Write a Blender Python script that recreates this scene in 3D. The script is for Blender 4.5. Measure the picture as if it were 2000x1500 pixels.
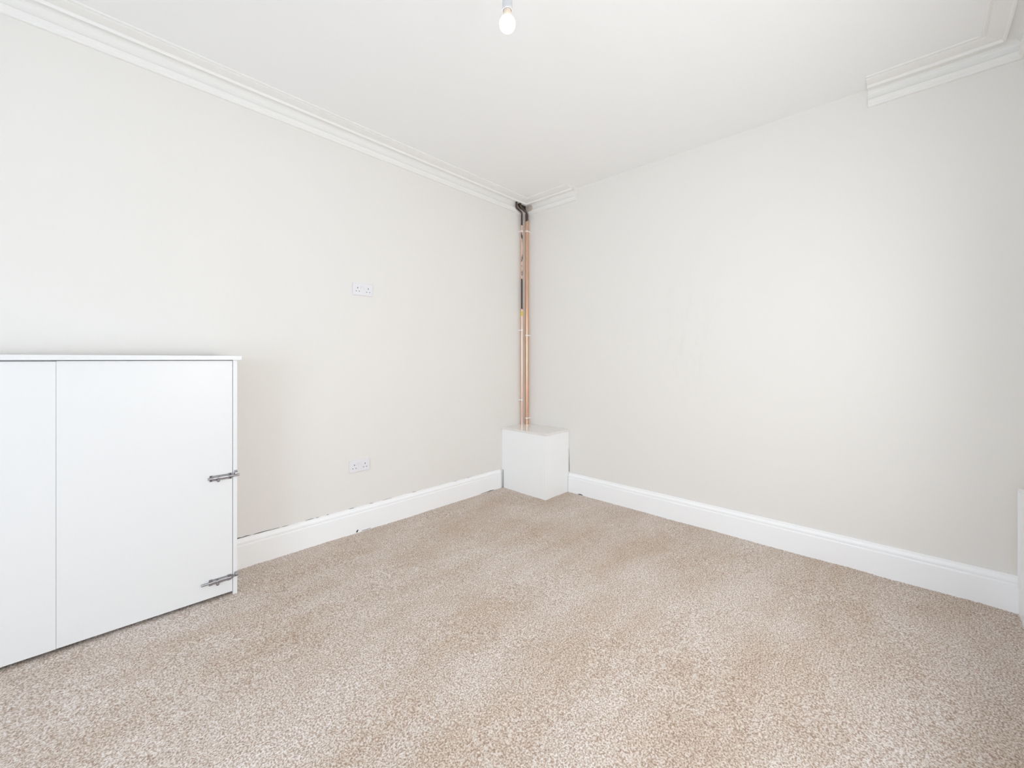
import bpy, bmesh, math, random
import numpy as np
from mathutils import Vector, Matrix

random.seed(7)
S = bpy.context.scene
COL = S.collection
for o in list(bpy.data.objects):
    bpy.data.objects.remove(o, do_unlink=True)

# ------------------------------------------------------------------ camera
YAW = math.radians(43.96)                 # view direction, counted from +x
cam_d = bpy.data.cameras.new('camera')
cam_d.sensor_fit = 'HORIZONTAL'; cam_d.sensor_width = 36.0
cam_d.lens = 814.0 / 2000.0 * 36.0
cam_d.shift_y = -48.0 / 2000.0
cam_d.clip_start = 0.02
cam = bpy.data.objects.new('camera', cam_d); COL.objects.link(cam)
cam.location = (-2.836, -2.561, 1.10)
cam.rotation_euler = (math.radians(90), 0, YAW - math.radians(90))
S.camera = cam

# ------------------------------------------------------------------ world, daylight, added fill, exposure
W = bpy.data.worlds.new('overcast_sky'); S.world = W; W.use_nodes = True
bg = W.node_tree.nodes['Background']
bg.inputs[0].default_value = (0.90, 0.95, 1.0, 1); bg.inputs[1].default_value = 1.3

def area(name, loc, rot, sx, sy, power, col):
    l = bpy.data.lights.new(name, 'AREA'); l.shape = 'RECTANGLE'; l.size = sx; l.size_y = sy
    l.energy = power; l.color = col
    o = bpy.data.objects.new(name, l); COL.objects.link(o); o.location = loc; o.rotation_euler = rot
    return o
WIN = dict(y0=-2.85, y1=-1.45, z0=0.25, z1=1.95)
FILL_WIN = dict(x0=-2.60, x1=-0.80, z0=0.66, z1=1.76)  # added opening in the unseen front wall, for fill light
area('window_and_fill_light', (-4.84, (WIN['y0'] + WIN['y1']) / 2, 1.10),
     (0, math.radians(-90), 0), 1.68, 1.38, 35.5, (0.83, 1.0, 1.20))
area('window_and_fill_light', ((FILL_WIN['x0'] + FILL_WIN['x1']) / 2, -3.045, 1.21),
     (math.radians(90), 0, 0), 1.78, 1.08, 25.0, (1.01, 1.0, 0.98))  # fill lamp behind the added front window, evens out the room

S.view_settings.view_transform = 'Standard'; S.view_settings.look = 'None'
S.view_settings.gamma = 1.0; S.view_settings.use_curve_mapping = False
S.view_settings.exposure = 0.06
try:
    S.cycles.max_bounces = 16; S.cycles.diffuse_bounces = 12; S.cycles.glossy_bounces = 6
    S.cycles.transparent_max_bounces = 12
except Exception:
    pass

# ------------------------------------------------------------------ materials
def new_mat(name):
    m = bpy.data.materials.new(name); m.use_nodes = True
    nt = m.node_tree; return m, nt, nt.nodes['Principled BSDF']
def N(nt, t, **kw):
    n = nt.nodes.new(t)
    for k, v in kw.items(): setattr(n, k, v)
    return n
def plain(name, col, rough=0.5, metal=0.0, bump=0.0, bscale=60.0, spec=0.5, coat=0.0, var=0.0):
    m, nt, p = new_mat(name)
    p.inputs['Base Color'].default_value = (*col, 1); p.inputs['Roughness'].default_value = rough
    p.inputs['Metallic'].default_value = metal; p.inputs['Specular IOR Level'].default_value = spec
    p.inputs['Coat Weight'].default_value = coat
    tc = N(nt, 'ShaderNodeTexCoord')
    if bump:
        nz = N(nt, 'ShaderNodeTexNoise'); nz.inputs['Scale'].default_value = bscale; nz.inputs['Detail'].default_value = 4
        b = N(nt, 'ShaderNodeBump'); b.inputs['Strength'].default_value = bump; b.inputs['Distance'].default_value = 0.002
        nt.links.new(tc.outputs['Object'], nz.inputs['Vector']); nt.links.new(nz.outputs['Fac'], b.inputs['Height'])
        nt.links.new(b.outputs['Normal'], p.inputs['Normal'])
    if var:
        nz = N(nt, 'ShaderNodeTexNoise'); nz.inputs['Scale'].default_value = 2.2; nz.inputs['Detail'].default_value = 6
        r = N(nt, 'ShaderNodeValToRGB')
        r.color_ramp.elements[0].position = 0.3; r.color_ramp.elements[1].position = 0.7
        r.color_ramp.elements[0].color = (*[c * (1 - var) for c in col], 1); r.color_ramp.elements[1].color = (*col, 1)
        nt.links.new(tc.outputs['Object'], nz.inputs['Vector']); nt.links.new(nz.outputs['Fac'], r.inputs['Fac'])
        nt.links.new(r.outputs['Color'], p.inputs['Base Color'])
    return m

M_WALL = plain('wall_paint', (0.815, 0.80, 0.772), 0.75, bump=0.12, bscale=35, spec=0.25, var=0.012)
M_CEIL = plain('ceiling_paint', (0.885, 0.89, 0.89), 0.85, bump=0.08, bscale=25, spec=0.2)
M_CORN = plain('cornice_paint', (0.86, 0.855, 0.838), 0.6, bump=0.15, bscale=40, spec=0.3)
M_SKIRT = plain('gloss_trim_paint', (0.95, 0.962, 0.975), 0.35, bump=0.10, bscale=30, spec=0.4)
M_BOARD = plain('white_melamine', (0.82, 0.828, 0.832), 0.32, spec=0.4)
M_BOX = plain('white_painted_box_panel', (0.93, 0.945, 0.955), 0.35, spec=0.4)
M_LID = plain('gloss_melamine_lid', (0.815, 0.80, 0.772), 0.12, spec=0.5)
M_EDGE = plain('cut_board_edge', (0.84, 0.845, 0.85), 0.5)
M_STEEL = plain('zinc_steel', (0.40, 0.40, 0.42), 0.30, metal=1.0, bump=0.1, bscale=200)
M_STEELD = plain('dark_screw', (0.10, 0.10, 0.12), 0.45, metal=1.0)
M_PLASTIC = plain('white_plastic', (0.80, 0.80, 0.83), 0.3, spec=0.5)
M_CLIP = plain('clip_plastic', (0.86, 0.83, 0.81), 0.35)
M_HOLE = plain('dark_hole', (0.03, 0.03, 0.03), 0.8)
M_CRACK = plain('dark_gap', (0.06, 0.055, 0.05), 0.9)
M_TAPE = plain('yellow_tape', (0.72, 0.58, 0.04), 0.5)
M_PLASTER = plain('bare_plaster', (0.56, 0.49, 0.42), 0.9, bump=0.5, bscale=80)
M_NECK = plain('bulb_neck_plastic', (0.66, 0.58, 0.47), 0.5)
M_HOLDER = plain('lampholder_plastic', (0.66, 0.66, 0.69), 0.4)
M_CORD = plain('white_cord', (0.82, 0.82, 0.82), 0.5)
M_RAD = plain('radiator_enamel', (0.86, 0.87, 0.89), 0.3)
M_FRAME = plain('window_frame_plastic', (0.85, 0.85, 0.86), 0.3)

def wall_right_mat():
    # cream paint with a few faint scuffs left by furniture (marks with their own shape)
    m, nt, p = new_mat('wall_paint_scuffed')
    p.inputs['Roughness'].default_value = 0.75; p.inputs['Specular IOR Level'].default_value = 0.25
    tc = N(nt, 'ShaderNodeTexCoord')
    nz = N(nt, 'ShaderNodeTexNoise'); nz.inputs['Scale'].default_value = 9; nz.inputs['Detail'].default_value = 8
    nz.inputs['Roughness'].default_value = 0.7
    mp = N(nt, 'ShaderNodeMapping'); mp.inputs['Scale'].default_value = (1, 2.2, 0.8)
    nt.links.new(tc.outputs['Object'], mp.inputs['Vector']); nt.links.new(mp.outputs['Vector'], nz.inputs['Vector'])
    r = N(nt, 'ShaderNodeValToRGB'); r.color_ramp.elements[0].position = 0.50; r.color_ramp.elements[1].position = 0.66
    nt.links.new(nz.outputs['Fac'], r.inputs['Fac'])
    # scuffed band of wall: around y -1.55, z 1.2 .. 1.9
    sp = N(nt, 'ShaderNodeVectorMath', operation='DISTANCE'); sp.inputs[1].default_value = (0, -1.46, 0.50)
    mp2 = N(nt, 'ShaderNodeMapping'); mp2.inputs['Scale'].default_value = (0, 1.0, 0.40)
    nt.links.new(tc.outputs['Object'], mp2.inputs['Vector']); nt.links.new(mp2.outputs['Vector'], sp.inputs[0])
    mr = N(nt, 'ShaderNodeMapRange'); mr.inputs['From Min'].default_value = 0.06; mr.inputs['From Max'].default_value = 0.27
    mr.inputs['To Min'].default_value = 1; mr.inputs['To Max'].default_value = 0
    nt.links.new(sp.outputs['Value'], mr.inputs['Value'])
    mu = N(nt, 'ShaderNodeMath', operation='MULTIPLY'); nt.links.new(r.outputs['Color'], mu.inputs[0]); nt.links.new(mr.outputs['Result'], mu.inputs[1])
    mu2 = N(nt, 'ShaderNodeMath', operation='MULTIPLY'); mu2.inputs[1].default_value = 0.85; nt.links.new(mu.outputs[0], mu2.inputs[0])
    mix = N(nt, 'ShaderNodeMix', data_type='RGBA')
    mix.inputs[6].default_value = (0.815, 0.80, 0.772, 1); mix.inputs[7].default_value = (0.78, 0.765, 0.735, 1)
    nt.links.new(mu2.outputs[0], mix.inputs[0]); nt.links.new(mix.outputs[2], p.inputs['Base Color'])
    nz2 = N(nt, 'ShaderNodeTexNoise'); nz2.inputs['Scale'].default_value = 35; nz2.inputs['Detail'].default_value = 4
    b = N(nt, 'ShaderNodeBump'); b.inputs['Strength'].default_value = 0.12; b.inputs['Distance'].default_value = 0.002
    nt.links.new(tc.outputs['Object'], nz2.inputs['Vector']); nt.links.new(nz2.outputs['Fac'], b.inputs['Height']); nt.links.new(b.outputs['Normal'], p.inputs['Normal'])
    return m
M_WALLR = wall_right_mat()

def carpet_mat():
    m, nt, p = new_mat('heather_carpet')
    p.inputs['Roughness'].default_value = 1.0; p.inputs['Specular IOR Level'].default_value = 0.05
    tc = N(nt, 'ShaderNodeTexCoord')
    def noise(scale, det, rough=0.5):
        n = N(nt, 'ShaderNodeTexNoise'); n.inputs['Scale'].default_value = scale; n.inputs['Detail'].default_value = det
        n.inputs['Roughness'].default_value = rough
        nt.links.new(tc.outputs['Object'], n.inputs['Vector']); return n
    a = noise(185, 2, 0.6)
    r = N(nt, 'ShaderNodeValToRGB'); e = r.color_ramp.elements
    e[0].position = 0.365; e[0].color = (0.42, 0.32, 0.26, 1)
    e[1].position = 0.635; e[1].color = (0.87, 0.838, 0.815, 1)
    k = e.new(0.5); k.color = (0.68, 0.59, 0.52, 1)
    nt.links.new(a.outputs['Fac'], r.inputs['Fac'])
    # trodden / brushed patches of the pile
    mp = N(nt, 'ShaderNodeMapping'); mp.inputs['Rotation'].default_value = (0, 0, math.radians(35)); mp.inputs['Scale'].default_value = (1.0, 2.4, 1)
    big = N(nt, 'ShaderNodeTexNoise'); big.inputs['Scale'].default_value = 1.5; big.inputs['Detail'].default_value = 5; big.inputs['Roughness'].default_value = 0.62
    nt.links.new(tc.outputs['Object'], mp.inputs['Vector']); nt.links.new(mp.outputs['Vector'], big.inputs['Vector'])
    r2 = N(nt, 'ShaderNodeValToRGB'); f = r2.color_ramp.elements
    f[0].position = 0.36; f[0].color = (0.86, 0.81, 0.75, 1); f[1].position = 0.62; f[1].color = (1.0, 1.0, 1.0, 1)
    nt.links.new(big.outputs['Fac'], r2.inputs['Fac'])
    mx = N(nt, 'ShaderNodeMix', data_type='RGBA', blend_type='MULTIPLY'); mx.inputs[0].default_value = 1
    nt.links.new(r.outputs['Color'], mx.inputs[6]); nt.links.new(r2.outputs['Color'], mx.inputs[7])
    nt.links.new(mx.outputs[2], p.inputs['Base Color'])
    fb = noise(420, 3, 0.7)
    b = N(nt, 'ShaderNodeBump'); b.inputs['Strength'].default_value = 0.5; b.inputs['Distance'].default_value = 0.003
    nt.links.new(fb.outputs['Fac'], b.inputs['Height']); nt.links.new(b.outputs['Normal'], p.inputs['Normal'])
    return m
M_CARPET = carpet_mat()

def copper_mat(name, bands, base=(0.86, 0.53, 0.37), dark=(0.075, 0.05, 0.035), spots=0.30):
    # bands: list of (z, amount of dark tarnish) with 2.7 m mapped on 0..1 of a ramp
    m, nt, p = new_mat(name)
    p.inputs['Roughness'].default_value = 0.28
    tc = N(nt, 'ShaderNodeTexCoord'); sep = N(nt, 'ShaderNodeSeparateXYZ')
    nt.links.new(tc.outputs['Object'], sep.inputs[0])
    mr = N(nt, 'ShaderNodeMapRange'); mr.inputs['From Max'].default_value = 2.7
    nt.links.new(sep.outputs['Z'], mr.inputs['Value'])
    r = N(nt, 'ShaderNodeValToRGB'); r.color_ramp.interpolation = 'LINEAR'
    e = r.color_ramp.elements
    e[0].position = bands[0][0] / 2.7; e[0].color = (bands[0][1],) * 3 + (1,)
    e[1].position = bands[-1][0] / 2.7; e[1].color = (bands[-1][1],) * 3 + (1,)
    for z, a in bands[1:-1]:
        k = e.new(z / 2.7); k.color = (a, a, a, 1)
    nt.links.new(mr.outputs['Result'], r.inputs['Fac'])
    nz = N(nt, 'ShaderNodeTexNoise'); nz.inputs['Scale'].default_value = 45; nz.inputs['Detail'].default_value = 5; nz.inputs['Roughness'].default_value = 0.65
    mp = N(nt, 'ShaderNodeMapping'); mp.inputs['Scale'].default_value = (1.6, 1.6, 0.55)
    nt.links.new(tc.outputs['Object'], mp.inputs['Vector']); nt.links.new(mp.outputs['Vector'], nz.inputs['Vector'])
    ad = N(nt, 'ShaderNodeMath', operation='ADD'); nt.links.new(nz.outputs['Fac'], ad.inputs[0]); nt.links.new(r.outputs['Color'], ad.inputs[1])
    r3 = N(nt, 'ShaderNodeMapRange'); r3.inputs['From Min'].default_value = 1.0 - spots; r3.inputs['From Max'].default_value = 1.0 - spots + 0.06
    nt.links.new(ad.outputs[0], r3.inputs['Value'])
    mix = N(nt, 'ShaderNodeMix', data_type='RGBA'); mix.inputs[6].default_value = (*base, 1); mix.inputs[7].default_value = (*dark, 1)
    nt.links.new(r3.outputs['Result'], mix.inputs[0]); nt.links.new(mix.outputs[2], p.inputs['Base Color'])
    inv = N(nt, 'ShaderNodeMath', operation='SUBTRACT'); inv.inputs[0].default_value = 1.0; nt.links.new(r3.outputs['Result'], inv.inputs[1])
    mm = N(nt, 'ShaderNodeMath', operation='MULTIPLY'); mm.inputs[1].default_value = 0.9; nt.links.new(inv.outputs[0], mm.inputs[0])
    nt.links.new(mm.outputs[0], p.inputs['Metallic'])
    return m
M_COPL = copper_mat('tarnished_copper', [(0.5, 0.02), (1.47, 0.03), (1.54, 0.12), (1.56, 0.42), (1.80, 0.42), (1.84, 0.16), (1.95, 0.08),
      (1.98, 0.22), (2.06, 0.20), (2.09, 0.06), (2.12, 0.05), (2.15, 0.24), (2.25, 0.24), (2.265, 0.02), (2.295, 0.05), (2.312, 0.55), (2.7, 0.6)], base=(0.88, 0.60, 0.47))
M_COPR = copper_mat('bright_copper', [(0.5, 0.0), (1.3, 0.0), (2.33, 0.0), (2.352, 0.35), (2.37, 0.6), (2.7, 0.6)], base=(0.80, 0.475, 0.315))

def glass_mat():
    m = bpy.data.materials.new('clear_window_glass'); m.use_nodes = True; nt = m.node_tree; nt.nodes.clear()
    o = N(nt, 'ShaderNodeOutputMaterial'); t = N(nt, 'ShaderNodeBsdfTransparent'); g = N(nt, 'ShaderNodeBsdfGlossy'); g.inputs['Roughness'].default_value = 0.02
    x = N(nt, 'ShaderNodeMixShader'); x.inputs[0].default_value = 0.06
    nt.links.new(t.outputs[0], x.inputs[1]); nt.links.new(g.outputs[0], x.inputs[2]); nt.links.new(x.outputs[0], o.inputs[0]); return m
M_GLASS = glass_mat()
def emit_mat(name, col, s):
    m, nt, p = new_mat(name); p.inputs['Base Color'].default_value = (0.9, 0.9, 0.9, 1)
    p.inputs['Emission Color'].default_value = (*col, 1); p.inputs['Emission Strength'].default_value = s; return m
M_BULB = emit_mat('lit_opal_bulb', (1.0, 0.97, 0.92), 4.0)

# ------------------------------------------------------------------ mesh helpers
def obj(name, bm, mat, parent=None, smooth=False, bevel=0.0):
    me = bpy.data.meshes.new(name)
    bmesh.ops.recalc_face_normals(bm, faces=bm.faces)
    bm.to_mesh(me); bm.free()
    if mat: me.materials.append(mat)
    if smooth:
        me.polygons.foreach_set('use_smooth', [True] * len(me.polygons))
    o = bpy.data.objects.new(name, me); COL.objects.link(o)
    if parent: o.parent = parent
    if bevel:
        b = o.modifiers.new('bevel', 'BEVEL'); b.width = bevel; b.segments = 2; b.limit_method = 'ANGLE'
    if smooth:
        try:
            me.set_sharp_from_angle(angle=math.radians(40))
        except Exception:
            pass
    return o
def thing(name, label, cat, loc=(0, 0, 0), rz=0.0, group=None):
    o = bpy.data.objects.new(name, None); COL.objects.link(o); o.empty_display_size = 0.1
    o.location = loc; o.rotation_euler = (0, 0, rz); o['label'] = label; o['category'] = cat
    if group: o['group'] = group
    return o
def struct(o, label):
    o['kind'] = 'structure'; o['label'] = label; return o
def box(bm, x0, x1, y0, y1, z0, z1):
    v = [bm.verts.new(p) for p in ((x0, y0, z0), (x1, y0, z0), (x1, y1, z0), (x0, y1, z0), (x0, y0, z1), (x1, y0, z1), (x1, y1, z1), (x0, y1, z1))]
    for f in ((0, 3, 2, 1), (4, 5, 6, 7), (0, 1, 5, 4), (1, 2, 6, 5), (2, 3, 7, 6), (3, 0, 4, 7)):
        bm.faces.new([v[i] for i in f])
    return bm
def B(*a): return box(bmesh.new(), *a)
def frame_of(t):
    t = t.normalized(); u = Vector((0, 0, 1)) if abs(t.z) < 0.9 else Vector((1, 0, 0))
    n = t.cross(u).normalized(); return n, t.cross(n).normalized()
def tube(bm, pts, r, seg=16, cap=True):
    pts = [Vector(p) for p in pts]; rings = []
    rr = r if isinstance(r, (list, tuple)) else [r] * len(pts)
    n = None
    for i, p in enumerate(pts):
        t = (pts[min(i + 1, len(pts) - 1)] - pts[max(i - 1, 0)]).normalized()
        if n is None: n, _ = frame_of(t)
        n = (n - t * n.dot(t)).normalized(); b = t.cross(n)
        rings.append([bm.verts.new(p + (n * math.cos(2 * math.pi * k / seg) + b * math.sin(2 * math.pi * k / seg)) * rr[i]) for k in range(seg)])
    for a, b_ in zip(rings, rings[1:]):
        for k in range(seg): bm.faces.new((a[k], a[(k + 1) % seg], b_[(k + 1) % seg], b_[k]))
    if cap: bm.faces.new(rings[0][::-1]); bm.faces.new(rings[-1])
    return bm
def lathe(bm, prof, seg=32, centre=(0, 0, 0)):
    cx, cy, cz = centre; rings = []
    for r, z in prof:
        if r < 1e-6: rings.append([bm.verts.new((cx, cy, cz + z))])
        else: rings.append([bm.verts.new((cx + r * math.cos(2 * math.pi * k / seg), cy + r * math.sin(2 * math.pi * k / seg), cz + z)) for k in range(seg)])
    for a, b in zip(rings, rings[1:]):
        for k in range(seg):
            j = (k + 1) % seg
            if len(a) == 1: bm.faces.new((a[0], b[j], b[k]))
            elif len(b) == 1: bm.faces.new((a[k], a[j], b[0]))
            else: bm.faces.new((a[k], a[j], b[j], b[k]))
    return bm
def sweep(bm, path, prof, sub=1, wob=0.0):
    """path: (x, y, dx, dy): plan point on the wall and the plan offset per metre of projection; prof: closed section (projection, z)."""
    rings = []
    full = []
    for (a, b) in zip(path, path[1:]):
        for i in range(sub):
            t = i / sub; full.append(tuple(a[k] + (b[k] - a[k]) * t for k in range(4)) if (i == 0 or True) else None)
    full.append(path[-1])
    for (x, y, dx, dy) in full:
        rings.append([bm.verts.new((x + dx * p, y + dy * p, z)) for p, z in prof])
    n = len(prof)
    for a, b in zip(rings, rings[1:]):
        for k in range(n): bm.faces.new((a[k], a[(k + 1) % n], b[(k + 1) % n], b[k]))
    bm.faces.new(rings[0][::-1]); bm.faces.new(rings[-1])
    return bm
def arc(p0, p1, p2, n=5):
    """points of a rounded corner from p0 towards p1 then p2 (quadratic)"""
    p0, p1, p2 = Vector(p0), Vector(p1), Vector(p2)
    return [(1 - t) ** 2 * p0 + 2 * t * (1 - t) * p1 + t * t * p2 for t in [i / n for i in range(n + 1)]]

# ------------------------------------------------------------------ room shell
X0, Y0, ZC, SL = -4.70, -2.905, 2.508, 0.012       # room: x X0..0, y Y0..0; ceiling rises a little to the left
def zc(x, y=0.0): return ZC - SL * x + 0.0035 * y

bm = bmesh.new(); box(bm, X0 - .12, 0.12, 0.0, 0.12, -0.05, 2.75)
struct(obj('wall_left', bm, M_WALL), 'long cream painted wall with two sockets and the cupboard')
bm = bmesh.new(); box(bm, 0.0, 0.12, Y0 - .12, 0.0, -0.05, 2.75)
struct(obj('wall_right', bm, M_WALLR), 'bare cream painted wall right of the copper pipes')
bm = bmesh.new()
box(bm, X0 - .12, FILL_WIN['x0'], Y0 - .12, Y0, -0.05, 2.75); box(bm, FILL_WIN['x1'], 0.0, Y0 - .12, Y0, -0.05, 2.75)
box(bm, FILL_WIN['x0'], FILL_WIN['x1'], Y0 - .12, Y0, -0.05, FILL_WIN['z0']); box(bm, FILL_WIN['x0'], FILL_WIN['x1'], Y0 - .12, Y0, FILL_WIN['z1'], 2.75)
struct(obj('wall_front', bm, M_WALL), 'cream wall behind the radiator at the right edge')
bm = bmesh.new()
box(bm, X0 - .12, X0, Y0, WIN['y0'], -0.05, 2.75); box(bm, X0 - .12, X0, WIN['y1'], 0.0, -0.05, 2.75)
box(bm, X0 - .12, X0, WIN['y0'], WIN['y1'], -0.05, WIN['z0']); box(bm, X0 - .12, X0, WIN['y0'], WIN['y1'], WIN['z1'], 2.75)
struct(obj('wall_rear', bm, M_WALL), 'cream window wall behind the camera')
bm = bmesh.new(); box(bm, X0 - .12, .12, Y0 - .12, .12, 0, .12)
for v in bm.verts: v.co.z += zc(v.co.x, v.co.y)
struct(obj('ceiling', bm, M_CEIL), 'plain white ceiling above the bare bulb')

# window on the rear wall (the daylight enters here)
wy0, wy1, wz0, wz1 = WIN['y0'], WIN['y1'], WIN['z0'], WIN['z1']
bm = bmesh.new(); xa, xb = X0 - .10, X0 - .045
wm = (wy0 + wy1) / 2
box(bm, xa, xb, wy0, wy0 + .055, wz0, wz1); box(bm, xa, xb, wy1 - .055, wy1, wz0, wz1)
box(bm, xa, xb, wy0 + .055, wy1 - .055, wz0, wz0 + .055); box(bm, xa, xb, wy0 + .055, wy1 - .055, wz1 - .055, wz1)
box(bm, xa, xb, wm - .03, wm + .03, wz0 + .055, wz1 - .055)
win = struct(obj('window_1', bm, M_FRAME), 'white framed window in the rear wall')
for a, b in ((wy0 + .055, wm - .03), (wm + .03, wy1 - .055)):
    obj('pane', B(X0 - .078, X0 - .074, a, b, wz0 + .055, wz1 - .055), M_GLASS, win)
obj('window_sill', B(X0 - .045, X0 + .06, wy0 - .04, wy1 + .04, wz0 - .03, wz0), M_SKIRT, win, bevel=.004)

vx0, vx1, vz0, vz1 = FILL_WIN['x0'], FILL_WIN['x1'], FILL_WIN['z0'], FILL_WIN['z1']  # unseen front window, added as a source of fill light
bm = bmesh.new(); ya, yb = Y0 - .10, Y0 - .045; vm = (vx0 + vx1) / 2
box(bm, vx0, vx0 + .055, ya, yb, vz0, vz1); box(bm, vx1 - .055, vx1, ya, yb, vz0, vz1)
box(bm, vx0 + .055, vx1 - .055, ya, yb, vz0, vz0 + .055); box(bm, vx0 + .055, vx1 - .055, ya, yb, vz1 - .055, vz1)
box(bm, vm - .03, vm + .03, ya, yb, vz0 + .055, vz1 - .055)
fill_win = struct(obj('fill_window', bm, M_FRAME), 'added white framed window above the radiator, for fill light')
for a, b in ((vx0 + .055, vm - .03), (vm + .03, vx1 - .055)):
    obj('pane', B(a, b, Y0 - .078, Y0 - .074, vz0 + .055, vz1 - .055), M_GLASS, fill_win)
obj('window_sill', B(vx0 - .04, vx1 + .04, Y0 - .045, Y0 + .05, vz0 - .03, vz0), M_SKIRT, fill_win, bevel=.004)

# carpet: fine relief grid, every tuft its own bump
def carpet():
    step = 0.005
    nx = int((0.0 - X0) / step) + 1; ny = int((0.0 - Y0) / step) + 1
    xs = np.linspace(X0, 0.0, nx); ys = np.linspace(Y0, 0.0, ny)
    gx, gy = np.meshgrid(xs, ys, indexing='ij')
    rng = np.random.default_rng(3)
    def smooth_noise(cells_x, cells_y, amp):
        g = rng.standard_normal((cells_x + 2, cells_y + 2))
        u = np.linspace(0, cells_x, nx); v = np.linspace(0, cells_y, ny)
        i = u.astype(int); j = v.astype(int); fu = u - i; fv = v - j
        fu = fu * fu * (3 - 2 * fu); fv = fv * fv * (3 - 2 * fv)
        a = g[np.ix_(i, j)]; b = g[np.ix_(i + 1, j)]; c = g[np.ix_(i, j + 1)]; d = g[np.ix_(i + 1, j + 1)]
        return amp * ((a * (1 - fu)[:, None] + b * fu[:, None]) * (1 - fv)[None, :] + (c * (1 - fu)[:, None] + d * fu[:, None]) * fv[None, :])
    h = rng.uniform(-0.0018, 0.0018, (nx, ny)) + smooth_noise(26, 20, 0.0012) + smooth_noise(140, 100, 0.0006)
    jx = rng.uniform(-0.0016, 0.0016, (nx, ny)); jy = rng.uniform(-0.0016, 0.0016, (nx, ny))
    jx[0] = jx[-1] = 0; jy[:, 0] = jy[:, -1] = 0
    co = np.stack([gx + jx, gy + jy, h - 0.001], -1).reshape(-1, 3).astype(np.float32)
    idx = np.arange(nx * ny).reshape(nx, ny)
    q = np.stack([idx[:-1, :-1], idx[1:, :-1], idx[1:, 1:], idx[:-1, 1:]], -1).reshape(-1, 4).astype(np.int32)
    me = bpy.data.meshes.new('floor')
    me.vertices.add(len(co)); me.vertices.foreach_set('co', co.ravel())
    me.loops.add(q.size); me.loops.foreach_set('vertex_index', q.ravel())
    me.polygons.add(len(q)); me.polygons.foreach_set('loop_start', np.arange(0, q.size, 4, dtype=np.int32))
    me.update(calc_edges=True)
    me.polygons.foreach_set('use_smooth', np.ones(len(q), dtype=bool))
    me.materials.append(M_CARPET)
    o = bpy.data.objects.new('floor', me); COL.objects.link(o); return o
struct(carpet(), 'beige heather twist carpet covering the whole floor')

# skirting boards
SK = [(0, -0.02), (.018, -0.02), (.018, .1165), (.0172, .1195), (.0125, .1205), (.0120, .1245), (.0150, .1262), (.0160, .131), (.0155, .137),
      (.012, .142), (.0085, .146), (.0075, .149), (.0072, .155), (.0045, .1565), (0, .1565)]
sk_l = struct(obj('baseboard_left', sweep(bmesh.new(), [(X0, 0, 1, -1), (-.330, 0, 0, -1)], SK), M_SKIRT), 'white moulded skirting under the two sockets')
sk_r = struct(obj('baseboard_right', sweep(bmesh.new(), [(0, -.492, -1, 0), (0, Y0, -1, 1)], SK), M_SKIRT), 'white moulded skirting along the right wall')
struct(obj('baseboard_front', sweep(bmesh.new(), [(0, Y0, -1, 1), (X0, Y0, 1, 1)], SK), M_SKIRT), 'white skirting behind the radiator')
struct(obj('baseboard_rear', sweep(bmesh.new(), [(X0, Y0, 1, 1), (X0, 0, 1, -1)], SK), M_SKIRT), 'white skirting under the window')

# plaster cornice
CP = [(0, .097), (.009, .097), (.0125, .0945), (.0135, .090), (.0120, .0865), (.0125, .084), (.0150, .082), (.0180, .078), (.0190, .072), (.0200, .0655), (.0190, .0635),
      (.0120, .0610), (.0075, .054), (.0060, .045), (.0066, .035), (.0100, .026), (.016, .0185), (.025, .0135), (.038, .0108), (.0545, .0100), (.0555, .0240), (.0580, .0270), (.0640, .0265), (.0670, .0220),
      (.0680, .0165), (.0690, .0150), (.085, .0140), (.102, .0115), (.114, .0095), (.1180, .0085), (.1185, .0048), (.1225, .0046), (.1230, .0062), (.131, .0062), (.1345, .0045), (.135, 0.0), (.135, -.03), (0, -.03)]
def cornice(name, path, label):
    bm = sweep(bmesh.new(), path, [(p, -z) for p, z in CP])
    for v in bm.verts: v.co.z += zc(v.co.x, v.co.y)
    return struct(obj(name, bm, M_CORN), label)
co1 = cornice('trim_1', [(X0, Y0 + .135, 1, 0), (X0, 0, 1, -1), (0, 0, -1, -1), (0, -.560, -1, 0)], 'white moulded cornice along the left wall, returning past the pipes')
co2 = cornice('trim_2', [(0, -2.39, -1, 0), (0, Y0, -1, 1), (X0 + .135, Y0, 0, 1)], 'white moulded cornice in the top right corner')

# bare plaster and the hole where the pipes enter the cornice
bm = bmesh.new(); box(bm, -.146, -.0, -.0115, 0, 2.447, 2.490)
obj('bare_plaster', bm, M_PLASTER, co1)
bm = bmesh.new(); box(bm, -.0215, 0, -.088, -.0, 2.436, 2.486)
obj('bare_plaster', bm, M_PLASTER, co1)
def blob(name, pts2, plane, d, mat, parent, th=.002):
    """irregular thin chip: outline pts2 in the wall plane ('y': x,z / 'x': y,z), proud of the wall by d"""
    bm = bmesh.new()
    def P(a, b, q): return (a, -q, b) if plane == 'y' else (-q, a, b)
    f = [bm.verts.new(P(a, b, d)) for a, b in pts2]; g = [bm.verts.new(P(a, b, d - th)) for a, b in pts2]
    n = len(f); bm.faces.new(f); bm.faces.new(g[::-1])
    for i in range(n): bm.faces.new((f[i], f[(i + 1) % n], g[(i + 1) % n], g[i]))
    return obj(name, bm, mat, parent)
blob('pipe_hole', [(-.125, 2.497), (-.12, 2.478), (-.105, 2.462), (-.075, 2.450), (-.045, 2.447), (-.022, 2.452), (-.018, 2.497)], 'y', .0195, M_CRACK, co1, .004)

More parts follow.
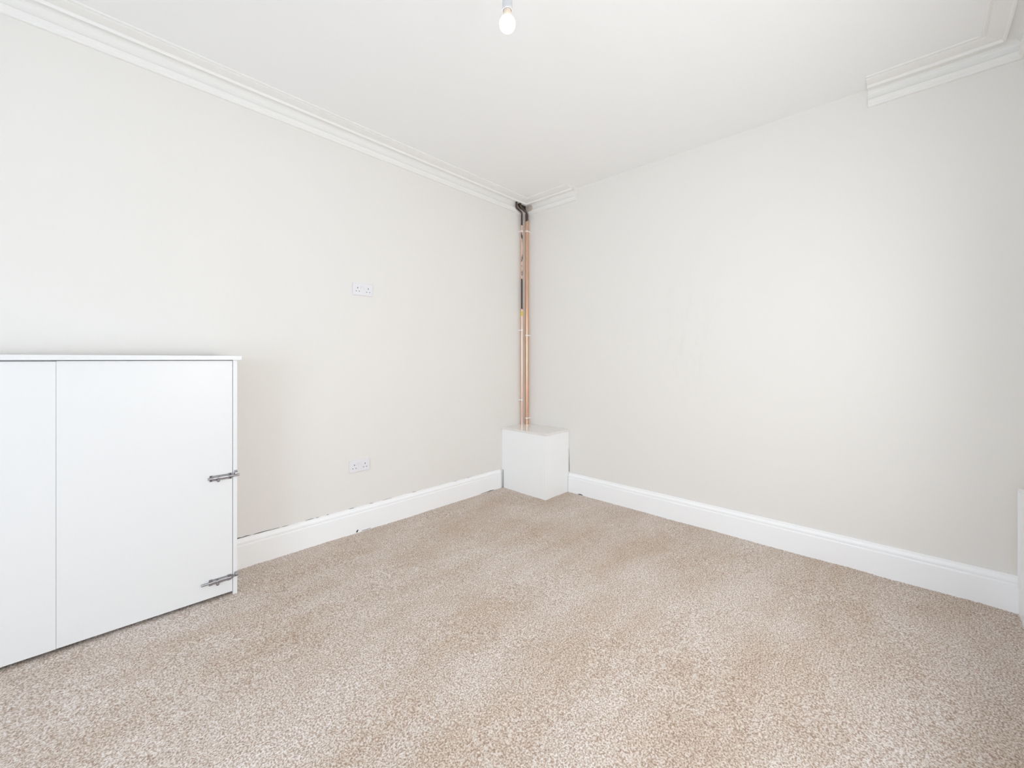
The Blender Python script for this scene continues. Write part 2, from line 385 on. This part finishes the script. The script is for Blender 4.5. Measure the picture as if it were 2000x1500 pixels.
# cracks between the wall and the left skirting, chips and holes along the carpet
def crack(xa, xb, z, th, parent, seed):
    rnd = random.Random(seed); n = max(3, int((xb - xa) / .018)); up, lo = [], []
    for i in range(n + 1):
        x = xa + (xb - xa) * i / n; m = z + rnd.uniform(-.0014, .0016); w = th * rnd.uniform(.35, 1.0) * (0.25 if i in (0, n) else 1)
        up.append((x, m + w)); lo.append((x, m))
    blob('crack', lo + up[::-1], 'y', .0016, M_CRACK, parent, .0014)
for i, (a, b, th) in enumerate([(-2.36, -2.20, .0045), (-2.19, -2.06, .0034), (-2.045, -2.01, .0024), (-1.92, -1.875, .0032), (-1.86, -1.84, .0022), (-1.80, -1.785, .003),
                                (-1.66, -1.625, .0034), (-1.525, -1.495, .0024), (-1.43, -1.36, .0016), (-1.20, -1.17, .0026), (-.83, -.80, .002), (-.70, -.66, .0018)]):
    crack(a, b, .1570, th, sk_l, 20 + i)
blob('chip', [(-1.622, .003), (-1.612, .003), (-1.606, .016), (-1.612, .019), (-1.619, .012)], 'y', .0186, M_HOLE, sk_l, .001)
blob('chip', [(-.57, .002), (-.42, .0015), (-.42, .0045), (-.46, .0075), (-.50, .0055), (-.57, .004)], 'y', .0186, M_CRACK, sk_l, .001)
blob('chip', [(-1.585, .002), (-1.52, .002), (-1.525, .0045), (-1.58, .0045)], 'y', .0186, M_CRACK, sk_l, .001)
blob('chip', [(-.585, .001), (-.640, .001), (-.632, .006), (-.618, .0085), (-.600, .007)], 'x', .0186, M_CRACK, sk_r, .001)

# ------------------------------------------------------------------ meter cupboard on the left
cup = thing('low_cupboard', 'wide low white two-door cupboard against the left wall', 'cupboard', (-2.320, -.262, 0), math.radians(-1.46))
LX = -1.16; DZ = 1.0975
obj('side_panel', B(-.0175, 0, 0, .255, -.004, DZ), M_BOARD, cup, bevel=.0008)
obj('side_panel', B(LX, LX + .0175, 0, .225, -.004, DZ), M_BOARD, cup, bevel=.0008)
obj('top_board', B(LX - .014, .016, -.014, .226, DZ, DZ + .0195), M_BOARD, cup, bevel=.0010)
bm = bmesh.new(); box(bm, LX + .0175, -.0175, .03, .05, .95, DZ)
obj('rail', bm, M_BOARD, cup)
d_r = obj('door', B(-.5776, -.0195, 0, .0175, .0145, DZ - .0035), M_BOARD, cup, bevel=.0008)
d_l = obj('door', B(LX + .019, -.5782, .0003, .0178, .0135, DZ - .0052), M_BOARD, cup, bevel=.0008)

def disc_y(bm, x, z, y0, y1, r, seg=12):
    return tube(bm, [(x, y0, z), (x, y1, z)], r, seg)
def slide_bolt(xc, z, shot, door):
    """barrel bolt on the door front (local y = 0); length 88 mm"""
    x0, x1 = xc - .044, xc + .044
    bm = bmesh.new(); box(bm, x0 + .008, x1 - .012, -.0022, 0, z - .0122, z + .0118)          # back plate
    for a, b in ((x0, x0 + .013), (x1 - .018, x1 - .003)):
        box(bm, a, b, -.0028, 0, z - .0140, z + .0140)                                        # screw flanges
    tube(bm, [(x1 - .0035, -.0028, z), (x1 - .0035, -.0001, z)], .0115, 20)                      # rounded end
    # raised half barrel
    for a, b in ((x0 + .013, x0 + .026), (x0 + .036, x1 - .018)):
        ring = [(-.0022, -.0085)] + [(-.0022 - .0095 * math.sin(t), -.0085 * math.cos(t)) for t in [math.pi * k / 10 for k in range(1, 10)]] + [(-.0022, .0085)]
        A = [bm.verts.new((a, y, z + w)) for y, w in ring]; Bv = [bm.verts.new((b, y, z + w)) for y, w in ring]
        for k in range(len(ring) - 1): bm.faces.new((A[k], A[k + 1], Bv[k + 1], Bv[k]))
        bm.faces.new(A[::-1]); bm.faces.new(Bv)
    o = obj('slide_bolt', bm, M_STEEL, cup, bevel=.0005)
    o['label'] = 'zinc slide bolt, pushed home' if shot else 'zinc slide bolt, drawn back to the left'
    s = .028 if shot else -.003
    bm = bmesh.new(); tube(bm, [(x0 - .006 if shot else x0 - .028, -.0062, z), (x1 + s - .001, -.0062, z), (x1 + s, -.0062, z)], [.0050, .0050, .0038], 14)
    obj('bolt_rod', bm, M_STEEL, o, smooth=True)
    kx = x0 + .031
    bm = bmesh.new(); tube(bm, [(kx, -.006, z - .001), (kx, -.012, z - .006), (kx, -.014, z - .008), (kx, -.019, z - .011), (kx, -.021, z - .012)], [.0030, .0030, .0060, .0066, .0042], 14)
    obj('bolt_knob', bm, M_STEEL, o, smooth=True)
    for sx in (x0 + .0055, x1 - .0085):
        for sz in (z - .0095, z + .0095):
            obj('screw', disc_y(bmesh.new(), sx, sz, -.0036, -.001, .0034), M_STEELD if shot else M_STEEL, o)
def keeper(x, z, small):
    bm = bmesh.new(); w = .009 if small else .0115
    box(bm, x - .006, x + .006, -.002, 0, z - w - .004, z + w + .002)
    ring = [(.0105 * math.cos(t), .0105 * math.sin(t)) for t in [math.pi * k / 10 for k in range(11)]]
    a0, a1 = x - .006, x + .006
    outer = [(-.002 - .0125 * math.sin(t), .0095 * math.cos(t)) for t in [math.pi * k / 10 for k in range(11)]]
    inner = [(-.002 - .0095 * math.sin(t), .0062 * math.cos(t)) for t in [math.pi * k / 10 for k in range(11)]]
    O0 = [bm.verts.new((a0, y, z + c)) for y, c in outer]; O1 = [bm.verts.new((a1, y, z + c)) for y, c in outer]
    I0 = [bm.verts.new((a0, y, z + c)) for y, c in inner]; I1 = [bm.verts.new((a1, y, z + c)) for y, c in inner]
    for k in range(10):
        bm.faces.new((O0[k], O0[k + 1], O1[k + 1], O1[k])); bm.faces.new((I0[k], I1[k], I1[k + 1], I0[k + 1]))
        bm.faces.new((O0[k], I0[k], I0[k + 1], O0[k + 1])); bm.faces.new((O1[k], O1[k + 1], I1[k + 1], I1[k]))
    bm.faces.new((O0[0], O1[0], I1[0], I0[0])); bm.faces.new((O0[10], I0[10], I1[10], O1[10]))
    o = obj('bolt_keeper', bm, M_STEEL, cup, bevel=.0004)
    for sz in (z - w, ):
        obj('screw', disc_y(bmesh.new(), x, sz, -.0034, -.001, .0024), M_STEELD, o)
slide_bolt(-.064, .557, True, d_r); keeper(-.0065, .566, False)
slide_bolt(-.066, .085, False, d_r); keeper(-.0055, .092, True)

# ------------------------------------------------------------------ pipe boxing in the corner
pb = thing('pipe_box', 'white boxed-in pipe casing with loose lid in the room corner', 'box', (0, 0, 0))
PX, PY, PZ = -.308, -.4875, .500
obj('front_panel', B(PX, PX + .015, PY, -.0012, -.003, PZ), M_BOX, pb, bevel=.0008)
obj('side_panel', B(PX + .0155, -.0015, PY, PY + .015, -.003, PZ), M_BOX, pb, bevel=.0008)
obj('lid', B(PX - .006, -.0005, PY - .006, -.0005, PZ + .0008, PZ + .0165), M_LID, pb, bevel=.0012)
blob('gap', [(-.3095, .0), (-.314, .0), (-.3125, .150), (-.3095, .155)], 'y', .0195, M_HOLE, pb, .001)
blob('gap', [(PY - .004, .165), (PY + .0, .165), (PY - .0005, .36), (PY - .0025, .27)], 'x', .002, M_CRACK, pb, .001)

# ------------------------------------------------------------------ copper pipes in the corner
def pipe(name, label, mat, pts, r, clips, wall):
    t = thing(name, label, 'pipe', (0, 0, 0), group=None)
    o = obj('pipe_run', tube(bmesh.new(), pts, r, 20), mat, t, smooth=True)
    for (x, y, z) in clips:
        bm = bmesh.new()
        # open ring clip round the pipe with a foot on the wall
        q0 = r if not isinstance(r, list) else r[0]
        R0, R1, hh = q0 + .0004, q0 + .0030, .0055
        ang = [math.radians(a) for a in range(0, 361, 15)]
        V = [[bm.verts.new((x + q * math.cos(a), y + q * math.sin(a), z + s)) for a in ang[:-1]] for q, s in ((R0, -hh), (R1, -hh), (R1, hh), (R0, hh))]
        n = len(ang) - 1
        for k in range(4):
            A, Bq = V[k], V[(k + 1) % 4]
            for j in range(n): bm.faces.new((A[j], A[(j + 1) % n], Bq[(j + 1) % n], Bq[j]))
        if wall == 'y': box(bm, x - .0125, x + .006, y + q0 + .001, -.0002, z - .006, z + .006)
        else: box(bm, x + q0 + .001, -.0002, y - .013, y + .006, z - .006, z + .006)
        obj('pipe_clip', bm, M_CLIP, t, smooth=False)
    return t
lx, ly = -.083, -.029
zt = 2.498
p1 = [(lx, ly, PZ + .0165)] + [(lx, ly, z) for z in (.9, 1.5, 2.0, 2.37)]
p1 += arc((lx, ly, 2.403), (lx, ly, 2.4195), (lx - .015, ly, 2.4240)) + arc((lx - .055, ly, 2.4360), (lx - .070, ly, 2.4405), (lx - .070, ly, 2.457)) + [(lx - .070, ly, zt - .004)]
thin = pipe('thin_copper_pipe', 'thin tarnished copper pipe, left of the two in the corner, yellow tape', M_COPL, p1, .0082,
            [(lx, ly, 2.2486), (lx, ly, 1.362), (lx, ly, .737)], 'y')
bm = bmesh.new(); tube(bm, [(lx, ly, 1.490), (lx, ly, 1.530)], .0092, 20)
obj('tape_band', bm, M_TAPE, thin, smooth=True)['label'] = 'yellow tape wrapped round the pipe'
rx, ry = -.0345, -.0455
p2 = [(rx, ry, PZ + .0165)] + [(rx, ry, z) for z in (.9, 1.5, 2.0, 2.37)]
p2 += arc((rx, ry, 2.398), (rx, ry, 2.424), (rx - .018, ry + .005, 2.434)) + arc((rx - .048, ry + .010, 2.450), (rx - .072, ry + .012, 2.460), (rx - .074, ry + .012, 2.480)) + [(rx - .074, ry + .012, zt - .004)]
thick = pipe('thick_copper_pipe', 'thicker bright copper pipe, right of the two in the corner', M_COPR, p2, [.0132] * 7 + [.0095] * (len(p2) - 7),
             [(rx, ry, 2.2532), (rx, ry, 1.316), (rx, ry, .5716)], 'x')

# ------------------------------------------------------------------ double sockets
def socket(z, x, label):
    t = thing('wall_socket', label, 'socket', (x, 0, z), group='white double sockets on the left wall')
    w, h, d = .136, .0775, .0085
    bm = B(-w / 2, w / 2, -d, -.0002, -h / 2, h / 2)
    obj('face_plate', bm, M_PLASTIC, t, bevel=.003)
    for s in (-1, 1):
        cx = s * .0355
        obj('rocker_switch', B(s * .0095 - .0065, s * .0095 + .0065, -d - .0028, -d + .001, .0035, .0225), M_PLASTIC, t, bevel=.0012)
        obj('pin_hole', B(cx - .0021, cx + .0021, -d - .0003, -d + .002, .0035, .0120), M_HOLE, t)
        for q in (-1, 1):
            obj('pin_hole', B(cx + q * .0103 - .0031, cx + q * .0103 + .0031, -d - .0003, -d + .002, -.0155, -.0118), M_HOLE, t)
        sc = bmesh.new(); tube(sc, [(s * .056, -d - .0003, -.002), (s * .056, -d + .002, -.002)], .0028, 12)
        obj('screw', sc, M_PLASTIC, t)
    return t
socket(1.5495, -1.5705, 'white double wall socket, upper one at eye height on left wall')
socket(.4215, -1.592, 'white double wall socket, lower one just above the skirting')

# ------------------------------------------------------------------ pendant bulb
bx, by, bz = -1.8176, -1.5570, 2.2507
pl = thing('pendant_bulb', 'bare lit white bulb hanging in a white lampholder from the ceiling', 'lamp', (bx, by, 0))
BR = .0275
prof = [(0.0, -BR)] + [(BR * math.sin(a), -BR * math.cos(a)) for a in [math.radians(d) for d in range(8, 153, 8)]] + [(0.0, .0243)]
obj('bulb', lathe(bmesh.new(), prof, 40, (0, 0, bz)), M_BULB, pl, smooth=True)
obj('bulb_neck', lathe(bmesh.new(), [(0, .0235), (.0128, .0235), (.0136, .0300), (.0136, .0530), (0, .0530)], 32, (0, 0, bz)), M_NECK, pl, smooth=True)
hz = bz + .0450
prof = [(.0, .006), (.0152, .006), (.0152, .0), (.0180, .0), (.0180, .0105), (.0172, .0115), (.0172, .040), (.0150, .046), (.0118, .056), (.0085, .062), (.0042, .066), (0, .066)]
obj('lamp_holder', lathe(bmesh.new(), prof, 32, (0, 0, hz)), M_HOLDER, pl, smooth=True)
ztop = zc(bx, by)
obj('cord', tube(bmesh.new(), [(0, 0, hz + .06), (0, 0, ztop - .02)], .0033, 10), M_CORD, pl, smooth=True)
obj('ceiling_rose', lathe(bmesh.new(), [(0, -.028), (.006, -.028), (.010, -.026), (.030, -.022), (.040, -.012), (.042, .0), (0, .0)], 36, (0, 0, ztop)), M_PLASTIC, pl, smooth=True)

# ------------------------------------------------------------------ radiator by the right edge
rd = thing('radiator', 'white panel radiator at the right edge of the picture', 'radiator', (-.300, -2.900, 0))
RL = 1.60; zb, zt2 = .205, .592
fy = .045                                                   # front face, local y
bm = bmesh.new()
n = 48
prof = []
for i in range(n + 1):
    x = -RL + RL * i / n
    prof.append((x, fy + (0.0 if i % 2 else -.004) if 0 < i < n else fy - .004))
F0 = [bm.verts.new((x, y, zb)) for x, y in prof]; F1 = [bm.verts.new((x, y, zt2)) for x, y in prof]
G0 = [bm.verts.new((x, .012, zb)) for x, y in prof]; G1 = [bm.verts.new((x, .012, zt2)) for x, y in prof]
for k in range(n):
    bm.faces.new((F0[k], F0[k + 1], F1[k + 1], F1[k])); bm.faces.new((G0[k], G1[k], G1[k + 1], G0[k + 1]))
    bm.faces.new((F0[k], G0[k], G0[k + 1], F0[k + 1])); bm.faces.new((F1[k], F1[k + 1], G1[k + 1], G1[k]))
bm.faces.new((F0[0], F1[0], G1[0], G0[0])); bm.faces.new((F0[n], G0[n], G1[n], F1[n]))
obj('panel', bm, M_RAD, rd, bevel=.002)
bm = bmesh.new(); box(bm, -RL, 0, .004, .048, zt2, zt2 + .006)
obj('top_grille', bm, M_RAD, rd, bevel=.001)
for x in (-.0, -RL):
    obj('end_panel', B(x - .003, x + .003, .004, .048, zb + .004, zt2 + .004), M_RAD, rd, bevel=.001)
for x in (-.15, -RL + .15):
    obj('bracket', B(x - .02, x + .02, -.004, .013, zb + .05, zt2 - .05), M_STEEL, rd)
obj('feed_pipe', tube(bmesh.new(), [(-RL - .03, .028, -.002), (-RL - .03, .028, zb + .03), (-RL - .003, .028, zb + .03)], .007, 12), M_RAD, rd, smooth=True)
